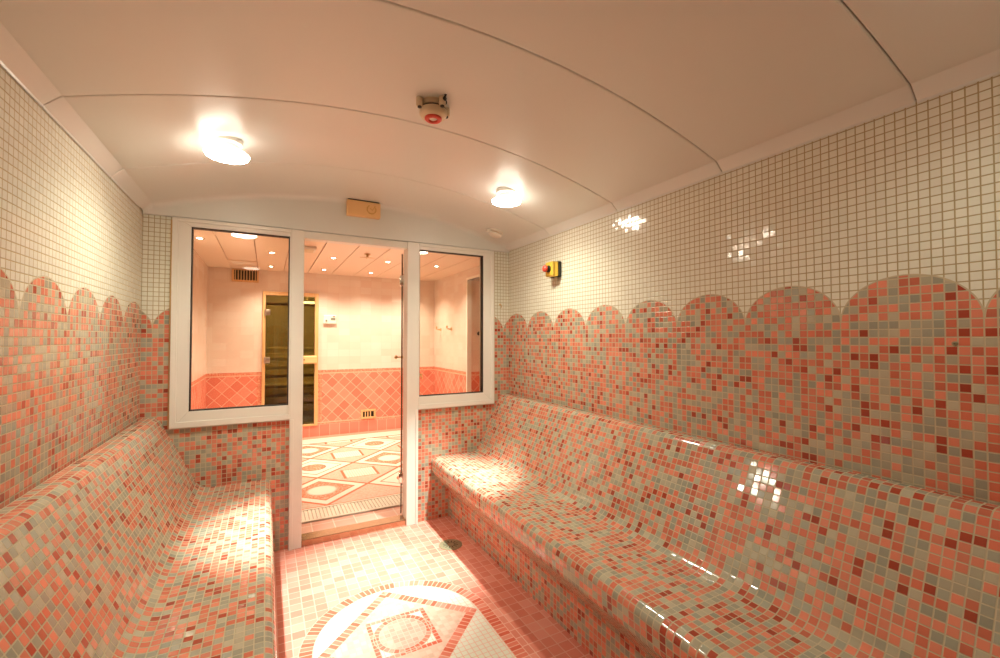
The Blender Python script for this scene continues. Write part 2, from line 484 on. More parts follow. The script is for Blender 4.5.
bm = bmesh.new(); box(bm, .988, XR + WT, YP, YP + .10, 0, .836); box(bm, 1.616, XR + WT, YP, YP + .10, .836, 2.10)
tag(arcs(obj('wall_front_right', bm, M_WALL), uvR), 'low mosaic wall under the right window with a narrow strip beside it', 'wall', kind='structure')
tag(obj('wall_header', nb(XL - WT, XR + .65, YP + .0, YP + .10, 2.062, 2.5), M_WHITE), 'white wall over the glass partition', 'wall', kind='structure')
tag(uvmap(obj('floor', nb(XL - WT, XR + WT, YB0 - WT, YP + .02, -.1, 0), M_FLOOR), lambda c, n: (c.x, c.y)), 'salmon mosaic floor with a round medallion of red and white tiles', 'floor', kind='structure')

# vaulted ceiling of moulded panels
def ceil_profile():
    p = [(XL + .003, 2.076), (XL + .005, 2.084)]
    for t in (.0, .5, 1.0): p.append((XL + .009 + .036 * t, 2.088 + .034 * t))
    p += [(XL + .049, 2.1245), (XL + .054, 2.1255)]
    x0, x1 = XL + .060, XR - .060
    for i in range(49):
        x = x0 + (x1 - x0) * i / 48; p.append((x, arch(x)))
    q = [(XL + XR - x, z) for x, z in p[:7]][::-1]
    return p + q
CP = ceil_profile()
SEAMS = [-1.0, -.75, -.09, .567, 1.218, 1.872, 2.549]
bm = bmesh.new()
for i, y0 in enumerate(SEAMS):
    last = i == len(SEAMS) - 1
    y1 = SEAMS[i + 1] if not last else 3.085
    rows = [(y0 + .0012, .010), (y0 + .0016, .004), (y0 + .004, .0012), (y0 + .008, 0)]
    for k in range(1, 6): rows.append((y0 + (y1 - y0) * k / 6, 0))
    if not last: rows += [(y1 - .008, 0), (y1 - .004, .0012), (y1 - .0016, .004), (y1 - .0012, .010)]
    G = [[bm.verts.new((x, y, z + dz)) for x, z in CP] for y, dz in rows]
    if last:                                        # the end panel turns down over the partition
        for a in range(1, 7):
            t = a / 6 * PI / 2; R = .042
            G.append([bm.verts.new((x, 3.085 + R * math.sin(t), max(z - R * (1 - math.cos(t)), 2.074 + .002 * (6 - a)))) for x, z in CP])
        for yy, zz in ((3.127, 2.071), (3.129, 2.066), (3.134, 2.063), (3.142, 2.063)):
            G.append([bm.verts.new((x, yy, zz)) for x, z in CP])
    for A, B in zip(G, G[1:]):
        for k in range(len(CP) - 1): bm.faces.new((A[k], A[k + 1], B[k + 1], B[k]))
tag(obj('ceiling', bm, M_CEIL, smooth=True, sharp=14), 'vaulted ceiling of smooth moulded panels over the mosaic room', 'ceiling', kind='structure')
bm = bmesh.new()
A = [bm.verts.new((x, YB0 - .05, z + .016)) for x, z in CP]; B = [bm.verts.new((x, 3.14, z + .016)) for x, z in CP]
A2 = [bm.verts.new((x, YB0 - .05, z + .05)) for x, z in CP]; B2 = [bm.verts.new((x, 3.14, z + .05)) for x, z in CP]
for k in range(len(CP) - 1):
    bm.faces.new((A[k], A[k + 1], B[k + 1], B[k])); bm.faces.new((A2[k], B2[k], B2[k + 1], A2[k + 1]))
tag(obj('ceiling_backing', bm, M_GAP, smooth=True), 'dark backing seen in the joints of the vaulted ceiling', 'ceiling', kind='structure')

# ------------------------------------------------------------------ benches
def fillet(pts, rad, n=7):
    out = [pts[0]]
    for i in range(1, len(pts) - 1):
        p0, p1, p2 = Vector(pts[i - 1]), Vector(pts[i]), Vector(pts[i + 1])
        a, b = (p0 - p1).normalized(), (p2 - p1).normalized()
        th = a.angle(b); r = rad[i]
        if r <= 0: out.append(tuple(p1)); continue
        d = r / math.tan(th / 2); c = p1 + (a + b).normalized() * (r / math.sin(th / 2))
        s, e = p1 + a * d - c, p1 + b * d - c
        tot = s.angle(e); sg = 1 if s.x * e.y - s.y * e.x > 0 else -1
        for k in range(n + 1):
            t = tot * k / n * sg; out.append((c.x + s.x * math.cos(t) - s.y * math.sin(t), c.y + s.x * math.sin(t) + s.y * math.cos(t)))
    out.append(pts[-1]); return out
PROF = fillet([(0.001, .884), (.014, .900), (.085, .900), (.290, .461), (.670, .464), (.664, .355), (.530, .195), (.530, .165)],
              [0, .012, .045, .090, .042, .045, .022, 0])
def bench(side, label, y0=-.99, y1=YP - .001):
    wx, sg = (XR, -1) if side == 'R' else (XL, 1)
    t = thing('tiled_bench', label, 'bench', (wx + sg * .3, (y0 + y1) / 2, 0), 'tiled benches along the walls')
    bm = bmesh.new(); uvl = bm.loops.layers.uv.new('UVMap')
    L = [0]
    for a, b in zip(PROF, PROF[1:]): L.append(L[-1] + math.dist(a, b))
    ny = 12
    V = [[bm.verts.new((wx + sg * d, y0 + (y1 - y0) * j / ny, z)) for d, z in PROF] for j in range(ny + 1)]
    off = shift(90) if side == 'R' else shift(130)
    for j in range(ny):
        for k in range(len(PROF) - 1):
            f = bm.faces.new((V[j][k], V[j][k + 1], V[j + 1][k + 1], V[j + 1][k]))
            for lp, (jj, kk) in zip(f.loops, ((j, k), (j, k + 1), (j + 1, k + 1), (j + 1, k))):
                lp[uvl].uv = (YP - (y0 + (y1 - y0) * jj / ny) + off, 3.0 - L[kk])
    # close against the wall, underneath and at the ends
    bk = [[bm.verts.new((wx + sg * .001, V[j][0].co.y, z)) for z in (.165,)] for j in (0, ny)]
    for f in ([V[0][0], V[ny][0], bk[1][0], bk[0][0]], [V[0][-1], V[ny][-1], bk[1][0], bk[0][0]]):
        try: bm.faces.new(f)
        except Exception: pass
    for j, b in ((0, bk[0][0]), (ny, bk[1][0])): bm.faces.new(V[j] + [b])
    me_o = obj('seat', bm, M_MOS, t, smooth=True)
    pl = nb(min(wx + sg * .001, wx + sg * .530), max(wx + sg * .001, wx + sg * .530), y0, y1, 0.0, .165)
    p = obj('plinth', pl, M_MOS, t)
    uvmap(p, lambda c, n: (YP - c.y + off, 3.0 - L[-1] - (.165 - c.z)) if abs(n.x) > .5 else (c.x + off, c.y))
    return t
bench('L', 'curved mosaic bench with tall sloping back along the left wall')
bench('R', 'curved mosaic bench with tall sloping back along the right wall, beside the floor drain')

# ------------------------------------------------------------------ glass partition
def window(n, label, x0, x1, wl, wr):
    t = thing('window_%d' % n, label, 'window', ((x0 + x1) / 2, YP, .832), kind='structure')
    z0, z1 = .832, 2.060
    wt, wb = .046, .092
    bm = ring(bmesh.new(), x0, x1, z0, z1, wl, wr, wt, wb, YP - .022, YP + .055, .003)
    f = obj('frame', bm, M_PVC, t)
    # raised outer lip on the frame
    lip = ring(bmesh.new(), x0 - .0, x1 + .0, z0, z1 + .0, min(wl, .030), min(wr, .030) if wr > .02 else wr, .022, .034, YP - .030, YP - .021, .002)
    obj('outer_lip', lip, M_PVC, f)
    gx0, gx1, gz0, gz1 = x0 + wl, x1 - wr, z0 + wb, z1 - wt
    bm = ring(bmesh.new(), gx0 - .001, gx1 + .001, gz0 - .001, gz1 + .001, .007, .007, .007, .007, YP - .016, YP + .022, 0)
    obj('gasket', bm, M_RUB, t)
    obj('pane', nb(gx0 + .004, gx1 - .004, YP + .000, YP + .006, gz0 + .004, gz1 - .004), M_GLASS, t)
    return t
window(1, 'left window of the glass partition in a white frame', -.490, .135, .091, .008)
window(2, 'right window of the glass partition in a white frame', .988, 1.616, .006, .094)
def post(n, x0, x1, label):
    bm = bmesh.new(); box(bm, x0, x1, YP - .030, YP + .075, 0, 2.060, .003)
    t = tag(obj('trim_%d' % n, bm, M_PVC), label, 'door post', kind='structure')
    return t
post(1, .135, .212, 'white door post left of the doorway')
post(2, .902, .988, 'white door post right of the doorway')
tag(obj('trim_3', nb(.212, .902, YP - .020, YP + .055, 2.012, 2.060, .003), M_PVC), 'white head bar over the doorway', 'door head', kind='structure')
bm = bmesh.new(); box(bm, .138, .158, YP - .036, YP - .029, 0, .832, .0015); box(bm, .968, .985, YP - .036, YP - .029, 0, .832, .0015)
tag(obj('trim_4', bm, M_PVC), 'thin white cover strips on the door posts', 'trim', kind='structure')
bm = bmesh.new(); box(bm, -.490, .135, YP - .026, YP - .001, .826, .833, .001); box(bm, .990, 1.616, YP - .026, YP - .001, .826, .833, .001)
tag(obj('trim_5', bm, M_STEEL), 'thin metal strips under the window frames', 'trim', kind='structure')
bm = bmesh.new(); box(bm, -.500, -.491, YP - .012, YP, .832, 2.045, .001); box(bm, 1.617, 1.626, YP - .012, YP, .832, 2.045, .001)
tag(obj('trim_6', bm, M_BRASS), 'thin metal corner strips beside the window frames', 'trim', kind='structure')
bm = bmesh.new(); box(bm, .212, .902, YP - .02, YP + .085, 0, .044, .004)
tag(obj('trim_7', bm, M_THRESH), 'metal threshold across the doorway', 'threshold', kind='structure')

# open glass door, seen edge-on
DA = math.atan2(.879, YP) + .004
dt = thing('door_1', 'frameless glass door standing open into the hall', 'door', (.893, YP + .082, .06), kind='structure', rot=(0, 0, -DA))
obj('pane', nb(-.004, .004, .0, .62, .0, 1.925), M_DOORGLASS, dt, local=True)
bm = bmesh.new(); box(bm, -.005, .005, -.006, .0, -.002, 1.928); box(bm, -.005, .005, .62, .626, -.002, 1.928)
obj('edge_seal', bm, M_EDGE, dt, local=True)
for z in (.22, 1.69):
    h = bmesh.new(); box(h, -.018, .018, -.012, .05, z, z + .075, .006); lathe(h, [(0, -.01), (.009, -.01), (.009, .085), (0, .085)], Matrix.Translation((.016, -.008, z)), 16)
    obj('hinge', h, M_CHROME, dt, local=True, smooth=True)
h = bmesh.new()
for sx in (-1, 1):
    lathe(h, [(0, 0), (.013, 0), (.013, .006), (.006, .008), (.006, .035), (.014, .040), (.016, .052), (.010, .060), (0, .061)], Matrix.Translation((sx * .0045, .56, 1.13)) @ Matrix.Rotation(sx * PI / 2, 4, 'Y'), 20)
obj('handle', h, M_BRASS, dt, local=True, smooth=True)

# ------------------------------------------------------------------ hall beyond
SX0, SX1, SZ0, SZ1 = -.052, .632, .158, 1.978       # sauna door opening
bm = bmesh.new()
box(bm, HL - .1, SX0, HB, HB + .1, 0, 2.4); box(bm, SX1, HR + .1, HB, HB + .1, 0, 2.4)
box(bm, SX0, SX1, HB, HB + .1, 0, SZ0); box(bm, SX0, SX1, HB, HB + .1, SZ1, 2.4)
tag(uvmap(obj('wall_hall_back', bm, M_HBACK), lambda c, n: (c.x, c.z)), 'back wall of the hall in pale tiles over a pink diagonal dado', 'wall', kind='structure')
uvH = lambda c, n: (c.y + 3.0, c.z) if abs(n.x) > .5 else (c.x + 3.0, c.z)
tag(uvmap(obj('wall_hall_left', nb(HL - .1, HL, YP + .10, HB, 0, 2.4), M_HWALL), uvH), 'left wall of the hall in pale tiles over a pink dado', 'wall', kind='structure')
bm = bmesh.new(); box(bm, HR, HR + .1, 5.25, HB, 0, 2.4); box(bm, HR, HR + .1, YP + .10, 4.30, 0, 2.4); box(bm, HR, HR + .1, 4.30, 5.25, 2.12, 2.4)
tag(uvmap(obj('wall_hall_right', bm, M_HWALL), uvH), 'right wall of the hall with a tall opening in it', 'wall', kind='structure')
bm = bmesh.new(); box(bm, HR + .40, HR + .50, 4.20, 5.35, 0, 2.3); box(bm, HR + .10, HR + .40, 5.25, 5.35, 0, 2.3); box(bm, HR + .10, HR + .40, 4.20, 4.30, 0, 2.3); box(bm, HR + .1, HR + .40, 4.30, 5.25, 2.12, 2.3)
tag(uvmap(obj('wall_alcove', bm, M_HWALL), uvH), 'tiled sides of the tall alcove in the right hall wall', 'wall', kind='structure')
bm = ring(bmesh.new(), 4.30, 5.25, -.02, 2.15, .030, .030, .030, .02, 0, 1, .0)
for v in bm.verts: v.co = Vector((HR - .012 + .06 * v.co.y, v.co.x, max(v.co.z, 0)))
tag(obj('trim_8', bm, M_PVC), 'thin white frame round the alcove in the right hall wall', 'frame', kind='structure')
tag(obj('wall_hall_front', nb(XR + WT, HR + .1, YP, YP + .10, 0, 2.4), M_WHITE), 'hall side of the front wall', 'wall', kind='structure')
tag(uvmap(obj('floor_hall', nb(HL - .1, HR + .5, YP + .021, HB + .1, -.1, 0), M_HFLOOR), lambda c, n: (c.x, c.y)), 'hall floor of diamond mosaics with ovals and rectangles', 'floor', kind='structure')
bm = bmesh.new()
js = [-.71, -.405, -.11, .19, .49, .79, 1.09, 1.40, 1.71, 2.02, 2.33]
for a, b in zip(js, js[1:]):
    box(bm, max(a + .0035, HL), min(b - .0035, HR), YP + .10, HB, HZ, HZ + .02, .002)
tag(obj('ceiling_hall', bm, M_HCEIL), 'hall ceiling of long pale planks', 'ceiling', kind='structure')
tag(obj('ceiling_hall_backing', nb(HL - .1, HR + .1, YP + .10, HB + .1, HZ + .021, HZ + .1), M_HGAP), 'dark joints of the hall ceiling', 'ceiling', kind='structure')

# sauna door and cabin
t = thing('door_2', 'wood-framed bronze glass sauna door in the hall back wall', 'door', ((SX0 + SX1) / 2, HB, SZ0), kind='structure')
obj('frame', ring(bmesh.new(), SX0, SX1, SZ0, SZ1, .036, .045, .048, .022, HB - .03, HB + .07, .004), M_PINE, t)
obj('pane', nb(SX0 + .037, SX1 - .046, HB + .010, HB + .018, SZ0 + .023, SZ1 - .049), M_BRONZE, t)
obj('header_rail', nb(SX0 + .037, SX1 - .046, HB + .020, HB + .045, 1.80, 1.835, .003), M_PINE, t)
for z in (1.70, 1.07):
    h = bmesh.new(); box(h, -.030, .040, HB - .042, HB + .008, z - .038, z + .038, .006); lathe(h, [(0, -.045), (.010, -.045), (.010, .045), (0, .045)], Matrix.Translation((-.020, HB - .044, z)), 14)
    obj('hinge', h, M_STEEL, t, smooth=True)
hn = obj('handle', nb(.37, .612, HB - .065, HB + .009, 1.012, 1.118, .012), M_PINEH, t)
obj('screw', lathe(bmesh.new(), [(0, 0), (.009, 0), (.009, .004), (.004, .006), (0, .006)], frame_at((.452, HB - .065, 1.065), (0, -1, 0)), 14), M_BLACK, hn)
for nm, b in (('back', (-.75, 1.45, 8.3, 8.4, .12, 2.15)), ('left', (-.85, -.75, HB + .1, 8.4, 0, 2.25)), ('right', (1.45, 1.55, HB + .1, 8.4, 0, 2.25))):
    tag(obj('wall_sauna_' + nm, nb(*b), M_SAUNA), 'wooden %s wall of the sauna cabin' % nm, 'wall', kind='structure')
tag(obj('ceiling_sauna', nb(-.75, 1.45, HB + .1, 8.4, 2.15, 2.25), M_SAUNA), 'wooden ceiling of the sauna cabin', 'ceiling', kind='structure')
tag(obj('floor_sauna', nb(-.75, 1.45, HB + .1, 8.4, -.1, .12), M_SAUNA), 'wooden floor of the sauna cabin', 'floor', kind='structure')
t = thing('sauna_bench', 'tiered slatted sauna bench behind the bronze glass door', 'bench', (.35, 7.4, .12))
for k in range(7):
    z = .30 + .125 * k; y = 7.05 + (.0 if k < 3 else .35)
    obj('slat', nb(-.72, 1.42, y, y + .03, z, z + .085, .006), M_SAUNA, t)
for z, y0 in ((.66, 7.05), (1.19, 7.42)):
    for k in range(4): obj('seat_board', nb(-.72, 1.42, y0 + .10 * k, y0 + .10 * k + .085, z, z + .028, .006), M_SAUNA, t)
for x in (-.60, .35, 1.30): obj('support', nb(x - .03, x + .03, 7.10, 7.8, .12, .655, .004), M_SAUNAD, t)
for x in (-.60, .35, 1.30): obj('support', nb(x - .03, x + .03, 7.47, 7.8, .69, 1.185, .004), M_SAUNAD, t)
def light(name, kind, loc, power, parent=None, **kw):
    d = bpy.data.lights.new(name, kind); d.energy = power; d.color = LAMP
    rot = kw.pop('rotation_euler', None); d.color = kw.pop('color', LAMP)
    for k, v in kw.items(): setattr(d, k, v)
    o = bpy.data.objects.new(name, d)
    COL.objects.link(o)
    if rot is not None: o.rotation_euler = rot
    o.location = Vector(loc) - (Vector(parent.location) if parent else Vector((0, 0, 0)))
    if parent: o.parent = parent
    return o
t = thing('sauna_lamp', 'flat bright lamp hanging from the sauna ceiling behind the bronze glass', 'lamp', (.52, 7.0, 2.149))
obj('hanger', nb(.515, .525, 6.995, 7.005, 1.90, 2.149), M_SAUNAD, t)
obj('lamp_glass', nb(.42, .62, 6.96, 7.04, 1.862, 1.90, .008), M_LEDS, t)
light('sauna_fill', 'POINT', (.30, 6.72, 2.09), 36.0, t, color=LAMPH, shadow_soft_size=.05)  # unseen fill added above the door to light the benches, apart from lamp_glass

# ------------------------------------------------------------------ lamps
def ceiling_lamp(x, y, label, power, mat, aim):
    """surface lamp: a short white mount and a wide glass disc a hand's breadth below the vault"""
    z = arch(x)
    t = thing('ceiling_lamp', label, 'ceiling light', (x, y, z), 'round lamps under the vaulted ceiling')
    M = Matrix.Translation((x, y, z)) @ Matrix.Rotation(PI, 4, 'X')
    obj('mount', lathe(bmesh.new(), [(0, -.008), (.062, -.008), (.062, .012), (.050, .020), (.048, .046), (0, .046)], M, 40), M_WHITE, t, smooth=True)
    obj('lamp_glass', lathe(bmesh.new(), [(0, .058), (.086, .058), (.088, .061), (.082, .070), (.050, .076), (0, .078)], M, 44), mat, t, smooth=True)
    obj('shade', lathe(bmesh.new(), [(0, .044), (.050, .044), (.080, .049), (.090, .057), (.088, .0605), (.0865, .0575), (0, .0575)], M, 44), M_SHADE if mat is M_LED else M_WHITE, t, smooth=True)
    beam, spill = power
    p = (x, y, z - .100); d = (Vector(aim) - Vector(p)).to_track_quat('-Z', 'Y').to_euler()
    light('lamp_beam', 'SPOT', p, beam, t, color=LAMPB, rotation_euler=d, spot_size=math.radians(40), spot_blend=1.0, shadow_soft_size=.018)
    light('lamp_spill', 'SPOT', p, spill, t, spot_size=math.radians(150), spot_blend=1.0, shadow_soft_size=.02)
    return t
ceiling_lamp(-.165, 2.285, 'bright round lamp under the vaulted ceiling above the left bench', (P_BEAM, P_SPILL), M_LED, (.31, 2.38, 0))
ceiling_lamp(1.270, 2.290, 'bright round lamp under the vaulted ceiling above the right bench', (P_BEAM, P_SPILL), M_LED, (.93, 2.78, 0))
ceiling_lamp(-.165, .45, 'round ceiling lamp above the left bench behind the viewpoint', (P_REAR * 3, P_REAR), M_LEDR, (.25, .3, 0))
ceiling_lamp(1.270, .30, 'round ceiling lamp above the right bench behind the viewpoint', (P_REAR * 3, P_REAR), M_LEDR, (.95, .2, 0))

def hall_light(x, y, label):
    t = thing('hall_downlight', label, 'ceiling light', (x, y, HZ), 'small hall downlights')
    M = Matrix.Translation((x, y, HZ)) @ Matrix.Rotation(PI, 4, 'X')
    obj('trim_ring', lathe(bmesh.new(), [(.026, -.002), (.038, -.002), (.040, .002), (.036, .006), (.028, .007), (.026, .003), (.026, -.002)], M, 28), M_CHROME, t, smooth=True)
    obj('lamp_glass', lathe(bmesh.new(), [(0, .006), (.015, .005), (.026, .002), (.026, -.002), (0, -.002)], M, 24), M_LEDH, t, smooth=True)
    light('hall_beam', 'SPOT', (x, y, HZ - .014), P_HALL, t, color=LAMPH, spot_size=math.radians(122), spot_blend=1.0, shadow_soft_size=.02)
for x, y, lb in ((-.54, 4.71, 'small hall downlight beside the left hall wall'),
                 (.04, 5.15, 'small hall downlight nearer of the two right of the wall vent'),
                 (.04, 6.13, 'small hall downlight farther of the two right of the wall vent'),
                 (.65, 5.17, 'small hall downlight left of the star sprinkler, nearer one'),
                 (.65, 6.10, 'small hall downlight near the back wall over the sauna door frame'),
                 (1.25, 5.13, 'small hall downlight right of the star sprinkler, nearer one'),
                 (1.25, 6.09, 'small hall downlight near the back wall right of the thermostat'),
                 (1.856, 5.15, 'small hall downlight seen through the right window'),
                 (1.856, 6.12, 'small hall downlight near the right back corner over the wall hooks')):
    hall_light(x, y, lb)

# ------------------------------------------------------------------ fittings in the mosaic room
# fire detector on the vault
c = (.590, 1.680, arch(.59))
t = thing('fire_detector', 'cream round fire detector with red ring on the vaulted ceiling', 'detector', c)
M = Matrix.Translation(c) @ Matrix.Rotation(PI, 4, 'X')
bs = bmesh.new(); lathe(bs, [(0, -.001), (.050, -.001), (.050, .018), (.044, .024), (0, .024)], M, 40)
b0 = obj('base', bs, M_CREAMP, t, smooth=True)
obj('body', lathe(bmesh.new(), [(0, .024), (.046, .026), (.056, .032), (.056, .046), (.050, .056), (.036, .062), (.033, .060), (0, .060)], M, 48), M_CREAMP, t, smooth=True)
obj('dark_gap', lathe(bmesh.new(), [(.046, .0235), (.0535, .0255), (.0535, .0300), (.046, .0300), (.046, .0235)], M, 48), M_BLACK, t, smooth=True)
obj('red_ring', lathe(bmesh.new(), [(.017, .060), (.034, .060), (.035, .066), (.030, .071), (.020, .071), (.017, .066), (.017, .060)], M, 40), M_RED, t, smooth=True)
obj('lens', lathe(bmesh.new(), [(0, .060), (.016, .060), (.016, .064), (.010, .068), (0, .069)], M, 24), M_WHITE, t, smooth=True)
for a in (12, 100, 192, 285):
    ca, sa = math.cos(math.radians(a)), math.sin(math.radians(a))
    p = Vector(c) + Vector((ca * .063, sa * .063, 0))
    lg = obj('lug', lathe(bmesh.new(), [(0, -.001), (.014, -.001), (.014, .030), (.011, .034), (0, .034)], Matrix.Translation(p) @ Matrix.Rotation(PI, 4, 'X'), 18), M_CREAMP, t, smooth=True)
    obj('screw', lathe(bmesh.new(), [(0, .033), (.008, .033), (.008, .039), (0, .040)], Matrix.Translation(p) @ Matrix.Rotation(PI, 4, 'X'), 14), M_BLACK, lg)
bm = bmesh.new(); tube(bm, [(c[0] + .018, c[1] - .040, c[2] - .018), (c[0] + .020, c[1] - .062, c[2] - .017), (c[0] + .021, c[1] - .078, c[2] - .010), (c[0] + .021, c[1] - .082, c[2] + .002)], .008)
lathe(bm, [(0, 0), (.014, 0), (.014, .018), (0, .018)], frame_at((c[0] + .020, c[1] - .047, c[2] - .018), (.1, -1, 0)), 14)
obj('cable_gland', bm, M_BLACK, t, smooth=True)

# smoke detector
x, y = 1.545, 2.955; z = arch(x); n = Vector((2 * .143 * (x - XM), 0, 1)).normalized() * -1
t = thing('smoke_detector', 'small cream smoke detector on the ceiling near the right front corner', 'detector', (x, y, z))
M = frame_at((x, y, z), n)
obj('base', lathe(bmesh.new(), [(0, -.002), (.058, -.002), (.058, .008), (.052, .012), (0, .012)], M, 40), M_WHITE, t, smooth=True)
obj('sensing_head', lathe(bmesh.new(), [(0, .018), (.040, .018), (.050, .021), (.050, .030), (.040, .038), (0, .041)], M, 40), M_WHITE, t, smooth=True)
obj('slot', lathe(bmesh.new(), [(0, .012), (.036, .012), (.036, .019), (0, .019)], M, 30), M_OCHRE, t, smooth=True)
obj('cable_stub', lathe(bmesh.new(), [(0, 0), (.012, 0), (.012, .03), (.008, .034), (0, .034)], frame_at((x - .055, y - .01, z + .004), (-1, -.1, -.35)), 14), M_WHITE, t, smooth=True)

# orange sign box over the doorway
t = thing('emergency_light_box', 'orange box light on the white header above the doorway', 'sign light', (.593, YP - .018, 2.20))
obj('housing', nb(.472, .698, YP - .062, YP - .0175, 2.196, 2.302, .006), M_ORANGE, t)
obj('top_shadow', nb(.480, .690, YP - .058, YP - .020, 2.302, 2.308, .001), M_BLACK, t)  # black strip standing in for the shadow line along the box top
bm = bmesh.new(); pts = [(.635 + .030 * math.cos(math.radians(a)), YP - .0625, 2.250 + .030 * math.sin(math.radians(a))) for a in range(120, 400, 14)]
tube(bm, pts, .0035, 6); tube(bm, [(.625, YP - .0625, 2.258), (.640, YP - .0625, 2.245), (.660, YP - .0625, 2.275)], .003, 6)
obj('front_emblem', bm, M_OCHRE, t, smooth=True)

# emergency stop on the right wall
t = thing('emergency_stop', 'yellow and black box with red push button on the right wall', 'switch', (XR, 2.455, 1.77))
obj('back_box', nb(XR - .030, XR - .0005, 2.408, 2.502, 1.772, 1.878, .005), M_BLACK, t)
bm = bmesh.new()
pr = [(0, .047), (.006, .049), (.018, .041), (.026, .038), (.034, .041), (.044, .045), (.048, .041)]
outl = [(d, h) for d, h in pr] + [(d, -h) for d, h in pr[::-1]]
prism(bm, outl, lambda a, b, k: Vector((XR - .030 - a * .92, 2.455 + b, 1.776 if k == 0 else 1.874)))
bmesh.ops.bevel(bm, geom=list(bm.edges), offset=.003, segments=2, affect='EDGES')
obj('front_cover', bm, M_YEL, t)
Mx = frame_at((XR - .074, 2.455, 1.826), (-1, 0, 0))
obj('collar', lathe(bmesh.new(), [(0, 0), (.024, 0), (.024, .008), (.013, .010), (.013, .020), (0, .020)], Mx, 28), M_BLACK, t, smooth=True)
obj('push_button', lathe(bmesh.new(), [(0, .018), (.014, .018), (.023, .026), (.024, .034), (.020, .042), (.010, .047), (0, .048)], Mx, 28), M_RED, t, smooth=True)
obj('cable_gland', lathe(bmesh.new(), [(0, 0), (.013, 0), (.013, .014), (.009, .020), (0, .020)], frame_at((XR - .014, 2.455, 1.772), (0, 0, -1)), 18), M_CREAMP, t, smooth=True)

# small hook on the strip right of the window, plug on the right wall
t = thing('wall_hook', 'tiny metal hook on the cream tiles right of the right window', 'hook', (1.683, YP, 1.627))
bm = bmesh.new(); lathe(bm, [(0, 0), (.008, 0), (.008, .004), (0, .005)], frame_at((1.683, YP - .0005, 1.630), (0, -1, 0)), 14)
tube(bm, [(1.683, YP - .003, 1.630), (1.683, YP - .020, 1.628), (1.683, YP - .026, 1.618), (1.683, YP - .022, 1.606), (1.683, YP - .014, 1.602)], .0035, 8)
tag(obj('hook_body', bm, M_BRASS, t, smooth=True))
t = tag(obj('wall_plug', lathe(bmesh.new(), [(0, -.001), (.007, -.001), (.007, .003), (.003, .004), (.002, .001), (0, .001)], frame_at((XR, .494, 1.336), (-1, 0, 0)), 16), M_DRAIN), 'tiny dark plug in the right mosaic wall', 'plug')

# floor drain
c = (1.077, 2.700, 0.0)
t = thing('floor_drain', 'round dark metal drain cover in the floor beside the right bench', 'drain', c)
obj('rim', lathe(bmesh.new(), [(.066, .0002), (.076, .0002), (.076, .003), (.066, .004), (.066, .0002)], Matrix.Translation(c), 48), M_DRAIN, t, smooth=True)
obj('cover', lathe(bmesh.new(), [(0, .0002), (.0655, .0002), (.0655, .003), (0, .0035)], Matrix.Translation(c), 48), M_DRAIN, t, smooth=True)
bm = bmesh.new()
for k in range(12):
    a = 2 * PI * k / 12
    prism(bm, [(.022, -.0025), (.050, -.003), (.050, .003), (.022, .0025)], lambda u, v, q, a=a: Vector((c[0] + u * math.cos(a) - v * math.sin(a), c[1] + u * math.sin(a) + v * math.cos(a), .0030 if q == 0 else .0040)))
obj('slots', bm, M_DARKH, t)

# ------------------------------------------------------------------ fittings in the hall
# drain grate: a long pale slotted channel
t = thing('channel_grate', 'long pale slotted drain grate across the hall floor past the doorway', 'grate', (.8, 3.64, 0))
obj('channel', nb(HL + .005, HR - .005, 3.515, 3.765, .0005, .003), M_GRATEG, t)
bm = bmesh.new()
for y in (3.515, 3.745): box(bm, HL + .005, HR - .005, y, y + .020, .0005, .012)
x = HL + .01
while x < HR - .03:
    box(bm, x, x + .020, 3.53, 3.75, .002, .009); x += .027
obj('grille', bm, M_GRATE, t)

# wall vent in a wooden frame high on the back wall
t = thing('wall_vent', 'wood-framed dark vent high on the hall back wall', 'vent', (-.25, HB, 2.10))
obj('frame', ring(bmesh.new(), -.402, -.098, 2.085, 2.250, .024, .024, .012, .026, HB - .030, HB - .0005, .003), M_PINE, t)
obj('hollow', nb(-.378, -.122, HB - .006, HB - .0005, 2.111, 2.238), M_DARKH, t)
for k in range(8):
    xx = -.368 + .032 * k
    obj('slat', nb(xx, xx + .010, HB - .026, HB - .008, 2.111, 2.238), M_BRASS, t)
t = thing('ceiling_grille', 'pale framed flap on the hall ceiling in front of the wall vent', 'vent', (-.25, 5.95, HZ))
obj('frame', ring(bmesh.new(), -.40, -.11, 5.80, 6.09, .03, .03, .03, .03, 0, 1, .0), M_PINE, t)
for v in t.children[0].data.vertices:
    v.co = Vector((v.co.x, v.co.z, HZ - .001 - .016 * v.co.y))
t.children[0].data.materials[0] = M_HCEIL
obj('flap', nb(-.37, -.14, 5.83, 6.06, HZ - .012, HZ - .001, .002), M_WHITE, t)

# thermostat
t = thing('thermostat', 'white control panel with grey display on the hall back wall right of the sauna door', 'control panel', (.778, HB, 1.56))
obj('case', nb(.692, .864, HB - .035, HB - .0005, 1.560, 1.682, .008), M_WHITE, t)
obj('display', nb(.790, .850, HB - .037, HB - .034, 1.610, 1.645, .001), M_GREYD, t)
obj('knob', lathe(bmesh.new(), [(0, 0), (.014, 0), (.012, .012), (0, .013)], frame_at((.732, HB - .035, 1.606), (0, -1, 0)), 20), M_GREYD, t, smooth=True)
obj('red_lamp', nb(.815, .845, HB - .037, HB - .034, 1.655, 1.668, .001), M_RED, t)

